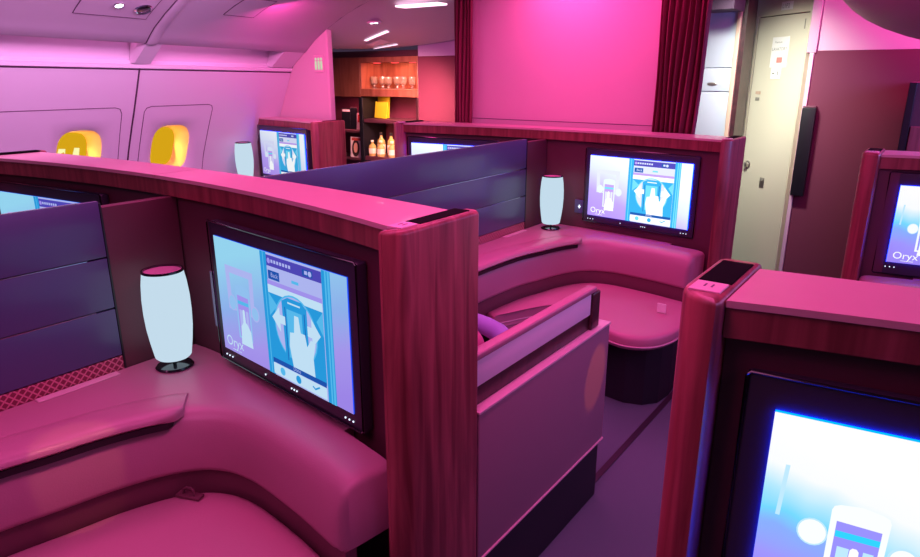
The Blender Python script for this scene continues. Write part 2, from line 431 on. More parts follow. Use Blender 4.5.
    for u in (.0, .028, .056, .35, .56, .58, .60, .94, .965, .99):
        if first is None:
            q = NB(); lathe(q, [(0, -.001), (.0026, -.001), (.0026, .001), (0, .001)], n=8)
            bmesh.ops.rotate(q, matrix=Matrix.Rotation(PI / 2, 3, 'X'), verts=q.verts)
            first = obj('indicator_light', q, M['led_dot'], root, world=False); o = first
        else:
            o = first.copy(); COL.objects.link(o)
        o.location = (U(u), -.001, -SH / 2 - .025)
    if bracket:
        q = NB(); box(q, -SW / 2 - b - .022, -SW / 2 - b - .001, -.002, .034, -.13, .06, .002, 1)
        obj('side_bracket', q, M['bracket'], root, world=False)
    return root
monitor('large monitor on the nearest wooden wall, beside the pale lamp, showing a touch handset', -1.477, 1.146, .937, -.12, 'dim', .95, True, SW=.668)
monitor('monitor mostly hidden by the plum slatted screen in front, only its top corner showing', -2.872, 1.146, .95, .12, 'dim', .95, SW=.668)
monitor('bright monitor above the curved bench by the cream door, showing a touch handset', -1.434, 1.169 + ROW, .955, -.12, 'split', 1.32)
monitor('bright monitor half covered by the blue-lit slatted screen', -2.79, 1.169 + ROW, .959, .12, 'split', 1.28)
monitor('small monitor near the drinks cabinet and the window wall', -4.38, 3.582, .983, -.12, 'split', .95, SW=.637)
monitor('biggest brightest monitor, cut by the frame, showing a white handset on blue', .173, 1.146, .884, .12, 'handset', 1.12, False, .05, SW=.668)
monitor('monitor cut by the frame edge, white lettering on a violet and white picture', .168, 1.169 + ROW, .929, .12, 'handset', 1.1, False, .05)

# ------------------------------------------------------------------ slatted screens between neighbouring seats
def screen_wall(label, y0, y1, d):
    root = thing('slatted_screen', label, 'partition', (-2.1, (y0 + y1) / 2, 0), 0, 'slatted screens between neighbouring seats')
    bm = NB(); box(bm, -2.112, -2.098, y0, y1, .6, 1.222, .001, 1); obj('backing_frame', bm, M['black'], root)
    for a, b in ((.7255, .884), (.889, 1.052), (1.057, 1.232)):
        bm = NB(); box(bm, -2.0975, -2.078, y0, y1, a, b, .0025, 2); sl = obj('slat', bm, M['slat'], root, smooth=True)
        q = NB(); box(q, -2.0865, -2.0795, y0 + .1, y1 - .06, b + .0003, b + .0024); obj('glint_line', q, M['slat_glint'], sl)  # bright strip put in for reflections along the slat gap
    bm = NB(); box(bm, -2.1, -2.078, y0, y1, .672, .7215, .001, 1); obj('patterned_strip', bm, M['pattern'], root)
    bm = NB(); box(bm, -2.112, -2.080, y1 + .006, 1.236 + d, .60, 1.213, .002, 1); obj('end_post', bm, M['wall_dark'], root)
    bm = NB(); box(bm, -2.112, -2.076, y1 + .0005, y1 + .0055, .60, 1.226, 0); obj('edge_channel', bm, M['black'], root)
    bm = NB(); box(bm, -2.112, -2.088, y0, 1.2 + d, .002, .598, .002, 1); obj('lower_panel', bm, M['wall_dark'], root)
    return root
screen_wall('dark plum slatted screen beside the lamp in front', -.35, .978, 0)
screen_wall('blue-lit slatted screen behind the nearest wooden wall', 1.42, 3.55, ROW)

# ------------------------------------------------------------------ lamps
lamp_z = .678
def make_lamp(loc, label):
    r = thing('table_lamp', label, 'lamp', loc, 0, 'white lamps on the seat ledges')
    bm = NB(); lathe(bm, [(0, 0), (.058, 0), (.060, .003), (.055, .008), (.02, .0105), (0, .011)]); obj('base', bm, M['gloss_black'], r, world=False, smooth=True)
    bm = NB(); lathe(bm, [(.006, .0105), (.006, .034), (.0, .034)], n=12); obj('stem', bm, M['black'], r, world=False, smooth=True)
    prof = [(0, .034), (.05, .034), (.056, .040), (.064, .09), (.070, .14), (.0725, .19), (.072, .24), (.068, .29), (.062, .327)]
    bm = NB(); lathe(bm, prof + [(.058, .327)], n=40); obj('lamp_shade', bm, M['lamp_glass'], r, world=False, smooth=True)
    bm = NB(); lathe(bm, [(.0572, .327), (.0636, .327), (.0636, .3335), (.0572, .3335), (.0572, .327)], n=40); rim = obj('rim', bm, M['gloss_black'], r, world=False, smooth=True)
    bm = NB(); lathe(bm, [(0, .321), (.0568, .321), (.0568, .328), (0, .328)], n=40); obj('top_disc', bm, M['lamp_top'], r, world=False)
    return r
lamp = make_lamp((-1.958, 1.085, lamp_z), 'large pale barrel-shaped lamp beside the nearest monitor')
dup(lamp, (-1.95, 1.085 + ROW, lamp_z), 'white barrel-shaped lamp at the end of the blue-lit slatted screen')
dup(lamp, (-4.69, 3.43, .745), 'small white lamp by the window wall, next to the small monitor')

# ------------------------------------------------------------------ curved bench under each monitor
LIP = [(-1.80, -.35), (-1.797, -.1), (-1.792, .15), (-1.786, .32), (-1.77, .464), (-1.737, .60), (-1.705, .739), (-1.650, .868), (-1.570, .948), (-1.448, .975), (-1.248, .955), (-1.09, .925), (-1.022, .91)]
def bench(label, d, mir=False, y_start=0):
    """y_start trims the bench where the wall of the row behind would cut it"""
    fx = (lambda x: -1.234 - x) if mir else (lambda x: x)
    root = thing('corner_bench', label, 'bench', (fx(-1.5), .8 + d, 0), 0, 'curved benches under the monitors')
    path = [p for p in spline(LIP, 6) if p.y > y_start]; N = normals(path)
    W = lambda p, z: (fx(p.x), p.y + d, z)
    def sweep(bm, prof, i0=0, i1=None, close_end=0, close_start=0):
        i1 = len(path) if i1 is None else i1; rings = []
        zb = min(z for o, z in prof); om = sum(o for o, z in prof) / len(prof); zm = sum(z for o, z in prof) / len(prof)
        ss = [0]
        for i in range(i0 + 1, i1): ss.append(ss[-1] + (path[i] - path[i - 1]).length)
        for i in range(i0, i1):
            k = 1
            if close_end: 
                t = (ss[-1] - ss[i - i0]) / close_end
                if t < 1: k = min(k, .25 + .75 * math.sqrt(max(0, 1 - (1 - t) ** 2)))
            if close_start:
                t = ss[i - i0] / close_start
                if t < 1: k = min(k, .25 + .75 * math.sqrt(max(0, 1 - (1 - t) ** 2)))
            rings.append([W(path[i] + N[i] * (o if k == 1 else max(o, (1 - k) * .045)), zb + (z - zb) * (.86 + .14 * k)) for o, z in prof])
        loft(bm, rings, closed=True)
    # padded wall: bottom lip, leaning face, round shoulder, back
    prof = [(.055, .492), (.012, .492), (.002, .500), (.0, .512), (.004, .57), (.012, .61), (.023, .645), (.036, .662), (.056, .673), (.085, .677), (.165, .677), (.165, .50)]
    iend = next(i for i, p in enumerate(path) if p.y > .93 and p.x > -1.72)
    bm = NB(); sweep(bm, prof, 0, None, close_end=.05); obj('padded_wall', bm, M['leather'], root, smooth=True, sharp=60)
    # straight arm rest on top of the padded wall with a dark slot under its edge
    ia = next(i for i, p in enumerate(path) if p.y > .875)
    ia = max(2, ia)
    bm = NB(); sweep(bm, [(.02, .6365), (.002, .641), (.002, .660), (.03, .6645), (.05, .664), (.05, .637)], 0, ia + 1, close_end=.04)
    obj('slot', bm, M['black'], root, smooth=True)
    bm = NB(); sweep(bm, [(.03, .664), (.004, .661), (-.004, .669), (-.001, .680), (.014, .690), (.04, .695), (.10, .694), (.135, .688), (.155, .678), (.155, .664)], 0, ia + 2, close_end=.06)
    obj('arm_rest', bm, M['leather'], root, smooth=True, sharp=60)
    # flat ledge between padded wall and screens
    inner = [path[i] + N[i] * .117 for i in range(len(path)) if path[i].x < -1.2]
    ic = next(i for i, p in enumerate(inner) if p.y > .985)
    ob_ = []; m = len(inner)
    wall_y = lambda x: 1.215 - .13 * ((x + 2.1) / 1.1) ** 2 + .024
    for i, p in enumerate(inner):
        if i <= ic: ob_.append((-2.075, inner[0].y + (1.236 - inner[0].y) * i / ic))
        else:
            x = -2.075 + (inner[-1].x + 2.075) * (i - ic) / (m - 1 - ic); ob_.append((x, wall_y(x)))
    bm = NB(); loft(bm, [[(fx(p.x), p.y + d, .62), (fx(p.x), p.y + d, .6765), (fx(q[0]), q[1] + d, .6765), (fx(q[0]), q[1] + d, .62)] for p, q in zip(inner, ob_)], closed=True)
    obj('ledge', bm, M['leather'], root)
    bm = NB(); box(bm, *sorted((fx(-2.07), fx(-2.04))), max(.70, y_start) + d, .945 + d, .676, .681, .002, 1); obj('ledge_inlay', bm, M['lip'], root, smooth=True)
    # dark recess and seat pad
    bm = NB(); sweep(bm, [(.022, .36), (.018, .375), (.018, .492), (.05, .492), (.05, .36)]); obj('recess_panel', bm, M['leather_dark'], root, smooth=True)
    front = [(-.93, .70), (-.912, .57), (-.925, .43), (-.965, .33), (-1.03, .272), (-1.116, .255), (-1.24, .30), (-1.34, .38), (-1.43, .445), (-1.52, .475), (-1.60, .42), (-1.68, .28), (-1.744, .127)]
    edge = [path[i] + N[i] * .014 for i in range(len(path)) if path[i].y > max(.12, y_start) and path[i].x < -.99]
    fr = spline([(x, max(y, y_start + .05)) for x, y in front], 3)
    outline = [(p.x, p.y) for p in edge] + [(p.x, p.y) for p in fr]
    cx = sum(p[0] for p in outline) / len(outline); cy = sum(p[1] for p in outline) / len(outline)
    bm = NB(); rings = []
    for k, z in ((.955, .352), (.985, .356), (.998, .368), (1, .385), (.998, .405), (.985, .418), (.95, .423), (.86, .4255)):
        rings.append([(fx(cx + (x - cx) * k), cy + (y - cy) * k + d, z) for x, y in outline])
    loft(bm, rings, closed=True); obj('seat_pad', bm, M['leather_pad'], root, smooth=True, sharp=70)
    bm = NB(); tube(bm, [(fx(x), y + d, .372) for x, y in [((cx + (p.x - cx) * 1.002), cy + (p.y - cy) * 1.002) for p in fr]], .004, 6); obj('piping', bm, M['lip'], root, smooth=True)
    bpoly = [(fx(x), y + d) for x, y in ((-1.70, .80), (-1.62, .90), (-1.45, .94), (-1.1, .93), (-.99, .90), (-.97, .62), (-.985, .50), (-1.04, .43), (-1.13, .40), (-1.28, .42), (-1.45, .56), (-1.62, .62))]
    bm = NB(); fs = prism(bm, bpoly, .002, .350); obj('base', bm, M['plinth'], root)
    sk = [p for p in fr if p.x < -1.2]; rings = []
    for k, p in enumerate(sk):
        t = (sk[min(k + 1, len(sk) - 1)] - sk[max(k - 1, 0)]).normalized(); nn = Vector((t.y, -t.x, 0))
        p2 = p + nn * .003; p3 = p + nn * .04
        rings.append([(fx(p2.x), p2.y + d, .22), (fx(p2.x), p2.y + d, .358), (fx(p3.x), p3.y + d, .358), (fx(p3.x), p3.y + d, .22)])
    bm = NB(); loft(bm, rings, closed=True); obj('skirt', bm, M['leather_pad'], root, smooth=True)
    return root
b_near = bench('curved pink leather bench in front, under the nearest monitor', 0)
b_far = bench('curved pink leather bench with round seat by the aisle, under the bright monitor', ROW)
b_right = bench('leather bench whose pale ledge just shows above the pink wall top', ROW, True, .2)
# belt anchors and tag
bm = NB(); box(bm, -1.655, -1.575, .872, .900, .4275, .436, .003, 2)
tube(bm, [(-1.635, .884, .436), (-1.632, .884, .452), (-1.622, .884, .459), (-1.606, .884, .459), (-1.598, .884, .452), (-1.596, .884, .436)], .0035, 6)
bmesh.ops.rotate(bm, cent=(-1.615, .885, .43), matrix=Matrix.Rotation(.35, 3, 'Z'), verts=bm.verts)
obj('belt_anchor', bm, M['leather_dark'], b_near, smooth=True)
bm = NB(); box(bm, -1.083, -1.037, 3.222, 3.228, .428, .478, .002, 1); obj('seat_tag', bm, M['paper'], b_far)
b_far.children[-1]['label'] = 'white tag'

# ------------------------------------------------------------------ aisle side panel of the row ahead
def side_panel():
    r = thing('aisle_side_panel', 'mauve aisle panel with pale leather strip behind the wooden end panel', 'seat panel', (-.93, 1.76, 0))
    bm = NB(); box(bm, -.955, -.904, 1.332, 2.188, .25, .722, .006, 3); lo = obj('lower_panel', bm, M['panel_mauve'], r, smooth=True)
    bm = NB(); box(bm, -.953, -.901, 1.331, 2.192, .7225, .731, .003, 2); obj('top_lip', bm, M['lip'], lo, smooth=True)
    bm = NB(); box(bm, -.92, -.9, 1.332, 2.190, .244, .2515, .002, 2); obj('bottom_lip', bm, M['lip'], lo, smooth=True)
    bm = NB(); box(bm, -.965, -.912, 1.333, 2.168, .002, .249); obj('plinth', bm, M['plinth'], r)
    bm = NB(); box(bm, -.958, -.932, 1.332, 2.075, .7315, .79, .001, 1); obj('wood_insert', bm, M['wood_dark'], r)
    bm = NB(); box(bm, -.956, -.926, 1.332, 2.058, .7905, .868, .003, 2); obj('leather_strip', bm, M['strip_pink'], r, smooth=True)
    bm = NB(); box(bm, -.958, -.921, 1.332, 2.092, .8695, .889, .006, 3); obj('top_rail', bm, M['leather'], r, smooth=True)
    bm = NB(); box(bm, -.957, -.921, 2.0595, 2.125, .7315, .868, .006, 3); obj('end_post', bm, M['wood_dark'], r, smooth=True)
    return r
side_panel()

# passenger seat of that suite with its two cushions
def seat():
    r = thing('passenger_seat', 'leather passenger seat tucked behind the mauve aisle panel', 'seat', (-1.36, 1.85, 0))
    bm = NB(); box(bm, -1.62, -1.06, 1.56, 2.12, .002, .30, .02, 2); obj('base', bm, M['plinth'], r, smooth=True)
    bm = NB(); box(bm, -1.66, -1.0, 1.60, 2.20, .302, .45, .05, 4); obj('seat_cushion', bm, M['leather_pad'], r, smooth=True)
    bm = NB(); box(bm, -1.66, -1.0, 1.44, 1.598, .302, .80, .05, 4); obj('backrest', bm, M['leather_pad'], r, smooth=True)
seat()
def cushion(name, label, c, sx, sy, sz, mat, rx=0, rz=0):
    bm = NB(); bmesh.ops.create_uvsphere(bm, u_segments=28, v_segments=16, radius=1)
    for v in bm.verts:
        x, y, z = v.co
        e = .55
        f = lambda t: math.copysign(abs(t) ** e, t)
        v.co = Vector((f(x) * sx, y * sy, f(z) * sz))
    bmesh.ops.transform(bm, matrix=Matrix.Translation((0, 0, 0)) @ Matrix.Rotation(rz, 4, 'Z') @ Matrix.Rotation(rx, 4, 'X'), verts=bm.verts)
    o = obj(name, bm, mat, None, smooth=True); o.location = c
    return tag(o, label, 'cushion')
bm = NB()
arc = [(-1.62, 1.93, .52), (-1.60, 1.965, .60), (-1.52, 2.0, .665), (-1.42, 2.01, .68), (-1.32, 1.99, .68), (-1.24, 1.955, .682), (-1.17, 1.90, .686), (-1.11, 1.83, .675), (-1.075, 1.76, .62), (-1.07, 1.74, .52)]
tube(bm, arc, .036, 12)
o = obj('bolster_cushion', bm, M['cushion_purple'], None, smooth=True); tag(o, 'lilac curved bolster edge peeking above the pale leather strip', 'cushion')
cushion('throw_cushion', 'pink rounded cushion end beside the lilac bolster', (-1.40, 1.80, .60), .19, .07, .15, M['cushion_pink'], -.15, .0)

# ------------------------------------------------------------------ floor and seat track
bm = NB(); box(bm, -5.2, 1.6, -.6, 6.6, -.05, 0); struct(obj('floor', bm, M['carpet']))
bm = NB(); box(bm, -.968, -.94, 1.3, 3.6, .0005, .004, .001, 1); struct(obj('trim_1', bm, M['track']))

# ------------------------------------------------------------------ window wall and curved ceiling
PROF = [(-5.02, 0.0), (-5.02, .55), (-4.99, .80), (-4.926, .998), (-4.83, 1.20), (-4.728, 1.40), (-4.652, 1.56), (-4.612, 1.646)]
def prof_x(z):
    for (xa, za), (xb, zb) in zip(PROF, PROF[1:]):
        if z <= zb: return xa + (xb - xa) * (z - za) / (zb - za)
    return PROF[-1][0]
TAP = .056
def zslope(y): return -.0125 * (y - 2.6)
def Wp(y, z, off=0): 
    return Vector((prof_x(z) + TAP * (y - 2.6) + off, y, z + (zslope(y) if z > 1.5 else 0)))
WINDOWS = [(2.245, 1.06), (2.91, 1.06)]
YA, YB = .9, 3.86
def wall_left():
    bm = NB()
    hw, hh = .215, .25       # half size of the regular patch around a window
    zs0 = sorted(set([z for x, z in PROF]))
    zb = [.79, 1.31]
    def grid(y0, y1, z0, z1):
        ys = [y0 + (y1 - y0) * k / max(1, round((y1 - y0) / .12)) for k in range(max(1, round((y1 - y0) / .12)) + 1)]
        zz = sorted(set([z0, z1] + [z for z in zs0 if z0 < z < z1]))
        vr = [[bm.verts.new(Wp(y, z)) for y in ys] for z in zz]
        for a, b in zip(vr, vr[1:]):
            for k in range(len(ys) - 1): bm.faces.new((a[k], a[k + 1], b[k + 1], b[k]))
    grid(YA, YB, 0, zb[0]); grid(YA, YB, zb[1], PROF[-1][1])
    e = [YA]
    for y, z in WINDOWS: e += [y - hw, y + hw]
    e.append(YB)
    for k in range(0, len(e), 2): grid(e[k], e[k + 1], zb[0], zb[1])
    n = 40
    for wy, wz in WINDOWS:
        outer, inner, rim = [], [], []
        zc, zh = (zb[0] + zb[1]) / 2, (zb[1] - zb[0]) / 2
        for k in range(n):
            a = 2 * PI * k / n; c, s = math.cos(a), math.sin(a)
            m = max(abs(c), abs(s)); outer.append(Wp(wy + hw * c / m, zc + zh * s / m))
            sg = lambda t, p: math.copysign(abs(t) ** p, t)
            rim.append(Wp(wy + .180 * sg(c, .62), wz + .205 * sg(s, .62)))
            inner.append(Wp(wy + .150 * sg(c, .62), wz + .178 * sg(s, .62), -.022))
        loft(bm, [r + [r[0]] for r in (outer, rim, inner)])
    bmesh.ops.remove_doubles(bm, verts=bm.verts, dist=1e-4)
    # ledge under the light cove, the lit back of the cove
    def strip(P):
        ys = [YA + (YB - YA) * k / 20 for k in range(21)]
        loft(bm, [[Vector((x + TAP * (y - 2.6), y, z + zslope(y))) for x, z in P] for y in ys])
    strip([(-4.612, 1.646), (-4.596, 1.648), (-4.594, 1.672), (-4.64, 1.676), (-4.655, 1.70), (-4.63, 1.80), (-4.56, 1.90)])
    return struct(obj('wall_left', bm, M['sidewall'], None, smooth=True, sharp=35))
wall_left()
# window reveals, blinds and panes
for i, (wy, wz) in enumerate(WINDOWS):
    n = 40; sg = lambda t, p: math.copysign(abs(t) ** p, t)
    R = lambda fy, fz, off: [Wp(wy + fy * sg(math.cos(2 * PI * k / n), .62), wz + fz * sg(math.sin(2 * PI * k / n), .62), off) for k in range(n)]
    bm = NB(); rr = [R(.150, .178, -.022), R(.140, .168, -.07), R(.128, .155, -.19)]
    loft(bm, [r + [r[0]] for r in rr])
    root = struct(obj('window_%d' % (i + 1), bm, M['amber'], None, smooth=True))
    bm = NB()
    if i == 0:
        fr = 0.0
        P = R(.129, .156, -.189)
        bm.faces.new([bm.verts.new(p) for p in P]); obj('pane', bm, M['amber_shade'], root)
        bm = NB()
        for ya, yb in ((-.085, -.02), (.02, .075)):
            bm.faces.new([bm.verts.new(Wp(wy + yy, wz + zz, -.184)) for yy, zz in ((ya, -.06), (yb, -.06), (yb, .04), (ya + .02, .045))])
        obj('light_opening', bm, M['amber_pane'], root)
    else:
        P = R(.129, .156, -.189)
        bm.faces.new([bm.verts.new(p) for p in P]); obj('pane', bm, M['amber_shade'], root)
# panel outlines on the wall (shallow seams)
def seam_on_wall(name, pts, r=.0028, mat='seam', sub=8, parent=None):
    P = []
    for (y0, z0), (y1, z1) in zip(pts, pts[1:]):
        for k in range(sub): 
            t = k / sub; P.append(Wp(y0 + (y1 - y0) * t, z0 + (z1 - z0) * t, .0005))
    P.append(Wp(*pts[-1], .0005))
    bm = NB(); tube(bm, P, r, 5); return struct(obj(name, bm, M[mat], parent))
seam_on_wall('trim_2', [(2.575, .85), (2.59, 1.646)], .006, 'dark_seam')
seam_on_wall('trim_3', [(1.3, 1.385), (2.45, 1.385), (2.485, 1.374), (2.50, 1.34), (2.51, .85)])
seam_on_wall('trim_4', [(2.655, .85), (2.66, 1.35), (2.675, 1.375), (2.71, 1.386), (3.16, 1.386), (3.19, 1.376), (3.20, 1.35), (3.19, .85)])
seam_on_wall('trim_5', [(YA, 1.640), (YB, 1.640)], .004, 'dark_seam', 20)
# ceiling shell with lip over the cove
CE = [(-4.50, 1.822), (-4.435, 1.802), (-4.418, 1.806), (-4.36, 1.852), (-4.30, 1.895), (-4.16, 1.972), (-4.0, 2.048), (-3.8, 2.122), (-3.55, 2.19), (-3.2, 2.255), (-2.7, 2.31), (-2.1, 2.33), (-1.2, 2.32), (-.4, 2.25), (.3, 2.10)]
def ceil_pt(i_or_t, y, lift=0):
    k = min(int(i_or_t), len(CE) - 2); t = i_or_t - k
    x = CE[k][0] + (CE[k + 1][0] - CE[k][0]) * t; z = CE[k][1] + (CE[k + 1][1] - CE[k][1]) * t
    nx, nz = (CE[k + 1][1] - CE[k][1]), -(CE[k + 1][0] - CE[k][0]); L = math.hypot(nx, nz)
    return Vector((x + TAP * (y - 2.6) + nx / L * lift, y, z - .022 * (y - 2.6) + nz / L * lift))
bm = NB()
ys = [-.6 + (YB + .6) * k / 26 for k in range(27)]
loft(bm, [[ceil_pt(i, y) for i in range(len(CE))] for y in ys])
CEIL = struct(obj('ceiling', bm, M['sideceil'], None, smooth=True, sharp=50))
# rib between the ceiling panels
bm = NB(); TT = [1 + .25 * k for k in range(44)]
for y in (2.56, 2.645):
    pass
rings = [[ceil_pt(t, 2.555, -.001), ceil_pt(t, 2.562, .007), ceil_pt(t, 2.58, .011), ceil_pt(t, 2.60, .011), ceil_pt(t, 2.622, .007), ceil_pt(t, 2.635, -.001)] for t in TT]
loft(bm, rings)
struct(obj('trim_6', bm, M['sideceil'], None, smooth=True))
bm = NB(); tube(bm, [ceil_pt(t, 2.552, .0) for t in TT], .004, 5); struct(obj('trim_15', bm, M['dark_seam']))
# cove end blocks either side of the rib
bm = NB()
for ya, yb in ((2.55, 2.66),):
    P = [(-4.655, 1.69), (-4.594, 1.676), (-4.43, 1.804), (-4.50, 1.83), (-4.6, 1.83)]
    lo = [(x + TAP * (ya - 2.6), ya + (.012 if x > -4.5 else .0), z + zslope(ya)) for x, z in P]; hi = [(x + TAP * (yb - 2.6), yb + (.012 if x > -4.5 else 0), z + zslope(yb)) for x, z in P]
    loft(bm, [lo, hi], closed=True)
struct(obj('trim_7', bm, M['sidewall']))
bm = NB(); ya, yb = 3.66, 3.855
P = [(-4.655, 1.69), (-4.594, 1.676), (-4.43, 1.804), (-4.50, 1.83), (-4.6, 1.83)]
loft(bm, [[(x + TAP * (y - 2.6), y, z + zslope(y) - (.012 if z > 1.7 else 0)) for x, z in P] for y in (ya, yb)], closed=True)
struct(obj('trim_8', bm, M['sidewall']))

def ceil_find(y, z):
    """curve parameter of the ceiling section at height z"""
    for k in range(3, len(CE) - 1):
        za, zb = CE[k][1] - .022 * (y - 2.6), CE[k + 1][1] - .022 * (y - 2.6)
        if za <= z <= zb: return k + (z - za) / (zb - za)
    return 6
def ceil_panel(name, label, y0, y1, t0, t1, skew=0, cat='ceiling panel'):
    n = 8
    pl = []
    for a, b in (((y0, t0), (y1, t0)), ((y1, t0), (y1 + skew, t1)), ((y1 + skew, t1), (y0 + skew, t1)), ((y0 + skew, t1), (y0, t0))):
        for k in range(n): pl.append(ceil_pt(a[1] + (b[1] - a[1]) * k / n, a[0] + (b[0] - a[0]) * k / n, .001))
    pl.append(pl[0])
    bm = NB(); loft(bm, [[ceil_pt(t0 + (t1 - t0) * j / n, y0 + (y1 - y0) * i / n + skew * j / n, .0025) for i in range(n + 1)] for j in range(n + 1)])
    root = obj(name, bm, M['sideceil'], CEIL, smooth=True); root['label'] = label
    bm = NB(); tube(bm, pl, .003, 5); obj('seam', bm, M['dark_seam'], root)
    return root
p1 = ceil_panel('service_panel', 'ceiling panel holding two reading lights above the first window', 2.03, 2.46, 4.55, 7.5)
ceil_panel('access_panel', 'plain square ceiling hatch between the rib and the pink divider', 2.93, 3.16, 5.35, 6.6, .03)
def reading_light(label, y, t, r, em):
    c = ceil_pt(t, y, .003); a = ceil_pt(t + .05, y); b = ceil_pt(t, y); tv = (a - b).normalized(); nv = Vector((tv.z, 0, -tv.x)).normalized()
    rot = Vector((0, 0, 1)).rotation_difference(nv).to_matrix().to_4x4()
    root = thing('reading_light', label, 'light', c, 0, 'reading lights in the ceiling'); 
    def put(name, prof, m, par):
        q = NB(); lathe(q, prof, n=24); bmesh.ops.transform(q, matrix=rot, verts=q.verts); return obj(name, q, m, par, world=False, smooth=True)
    put('ring', [(r * .8, 0), (r, 0), (r * 1.02, .004), (r * .9, .009), (r * .78, .006), (r * .78, 0)], M['chrome'], root)
    put('lens', [(0, .003), (r * .77, .003), (r * .6, .006), (0, .007)], M['led_white'] if em else M['gloss_black'], root)
    return root
reading_light('round reading light glowing white in the ceiling above the window wall', 2.245, 5.30, .030, True)
reading_light('swivelled chrome reading light beside the glowing one', 2.40, 5.2, .054, False)

# ------------------------------------------------------------------ pink divider behind the small monitor wall
def shell_z(x, y=3.86):
    P = [ceil_pt(k * .25, y) for k in range(8, 4 * (len(CE) - 1))]
    for p, q in zip(P, P[1:]):
        if p.x <= x <= q.x: return p.z + (q.z - p.z) * (x - p.x) / max(1e-6, q.x - p.x)
    return P[0].z
pd = [(-5.0, .9), (-4.87, 1.0), (-4.76, 1.29), (-4.60, 1.55), (-4.52, 1.66), (-4.45, 1.77)] + [(x, shell_z(x) + .004) for x in (-4.33, -4.25, -4.15, -4.09)] + [(-4.09, .9)]
bm = NB(); q0 = [(x, 3.862, z) for x, z in pd]; q1 = [(x, 3.90, z) for x, z in pd]; loft(bm, [q0, q1], closed=True)
struct(obj('wall_divider', bm, M['bulk']))
bm = NB(); box(bm, -4.106, -4.086, 3.855, 3.905, .9, shell_z(-4.095) - .002, .004, 2); struct(obj('trim_9', bm, M['lip'], None, smooth=True))
sg_ = thing('row_sign', 'small square sign with pale green figures high on the pink divider', 'sign', (-4.20, 3.858, 1.69))
bm = NB(); box(bm, -.055, .055, -.003, .002, -.065, .065, .002, 1); obj('plate', bm, M['lip'], sg_, world=False)
bm = NB()
for k, x in enumerate((-.03, .003, .034)):
    bmesh.ops.create_circle(bm, cap_ends=True, radius=.011, segments=12, matrix=Matrix.Translation((x, -.0045, .035)) @ Matrix.Rotation(PI / 2, 4, 'X'))
    box(bm, x - .010, x + .010, -.006, -.0035, -.045, .02, .002, 1)
obj('figures', bm, M['sign'], sg_, world=False)

# galley ceiling dropping towards the cabinet
bm = NB(); rings = []
for j in range(15):
    v = j / 14; ring = []
    for i in range(25):
        u = i / 24; x = -5.3 + 2.6 * u
        xx = x
        za = shell_z(x) if x > -4.3 else shell_z(-4.3)
        zb = 1.835 + .035 * ((x + 4.5) / .8) ** 2
        s = v * v * (3 - 2 * v) * .5 + v * .5
        ring.append((xx, 3.862 + .91 * v, za + (zb - za) * s))
    rings.append(ring)
loft(bm, rings); struct(obj('ceiling_galley', bm, M['sideceil'], None, smooth=True))

# ------------------------------------------------------------------ drinks cabinet
def cabinet():
    r = thing('drinks_cabinet', 'open wooden drinks cabinet with lit glass shelf behind the pink divider', 'cabinet', (-4.5, 4.95, 0))
    y0, y1 = 4.8, 5.15
    def part(name, m, *bx, par=None, bev=.003):
        bm = NB()
        for b in bx: box(bm, *b, bev, 1)
        return obj(name, bm, M[m], par or r)
    part('upper_door', 'wood_orange', (-5.5, -4.672, y0, y1, 1.402, 1.765))
    part('niche_frame', 'wood_orange', (-4.668, -3.955, y0, y1, 1.718, 1.765), (-4.668, -3.955, y0, y1, 1.41, 1.478), (-4.668, -4.652, y0, y1, 1.479, 1.717), (-3.972, -3.955, y0, y1, 1.479, 1.717))
    part('niche_back', 'wood_orange', (-4.651, -3.973, 5.10, 5.14, 1.479, 1.717))
    part('cornice', 'wall_dark', (-5.5, -3.95, y0 + .04, y1, 1.767, 1.82))
    part('divider_post', 'black', (-4.692, -4.642, y0 - .01, y1, .3, 1.40))
    part('shelf_back', 'bulk_maroon', (-5.5, -4.694, 5.11, 5.15, .3, 1.40), (-4.64, -3.985, 5.11, 5.15, .3, 1.408))
    part('side_panel', 'wood_dark', (-3.984, -3.955, y0, y1, .3, 1.408))
    part('shelf', 'wall_dark', (-4.640, -3.986, y0, 5.108, 1.165, 1.20))
    part('shelf', 'wall_dark', (-4.640, -3.986, y0, 5.108, .80, .846))
    part('shelf', 'wall_dark', (-5.5, -4.694, y0, 5.108, 1.06, 1.085))
    part('shelf', 'wall_dark', (-5.5, -4.694, y0, 5.108, .79, .815))
    part('base', 'wood_dark', (-5.5, -3.955, y0 + .02, y1, .002, .299))
    for x in (-4.58, -4.35, -4.13):
        bm = NB(); lathe(bm, [(0, 1.7165), (.035, 1.7165), (.035, 1.711), (0, 1.711)], c=(x, 4.95, 0), n=16); obj('shelf_light', bm, M['red_spot'], r)
    return r
cabinet()
def gl(x, label):
    bm = NB(); lathe(bm, [(0, 0), (.030, 0), (.032, .004), (.012, .010), (.010, .03), (.03, .045), (.037, .075), (.033, .11), (.031, .11), (.034, .075), (.028, .048), (0, .034)], n=20)
    o = obj('drinking_glass', bm, M['bottle'], None, smooth=True); o.location = (x, 4.93, 1.4795)
    return tag(o, label, 'glass', 'drinking glasses on the lit shelf')
gl_names = ['drinking glass at the bright end of the lit cabinet shelf, by the wooden door', 'second drinking glass from the wooden door on the lit shelf', 'third drinking glass from the wooden door on the lit shelf',
            'third drinking glass from the dark end of the lit shelf', 'second drinking glass from the dark end of the lit shelf', 'drinking glass at the dark end of the lit shelf']
g0 = None
for k in range(6):
    x = -4.605 + .092 * k
    if g0 is None: g0 = gl(x, gl_names[0])
    else: dup(g0, (x, 4.93 + .02 * (k % 2), 1.4795), gl_names[k])
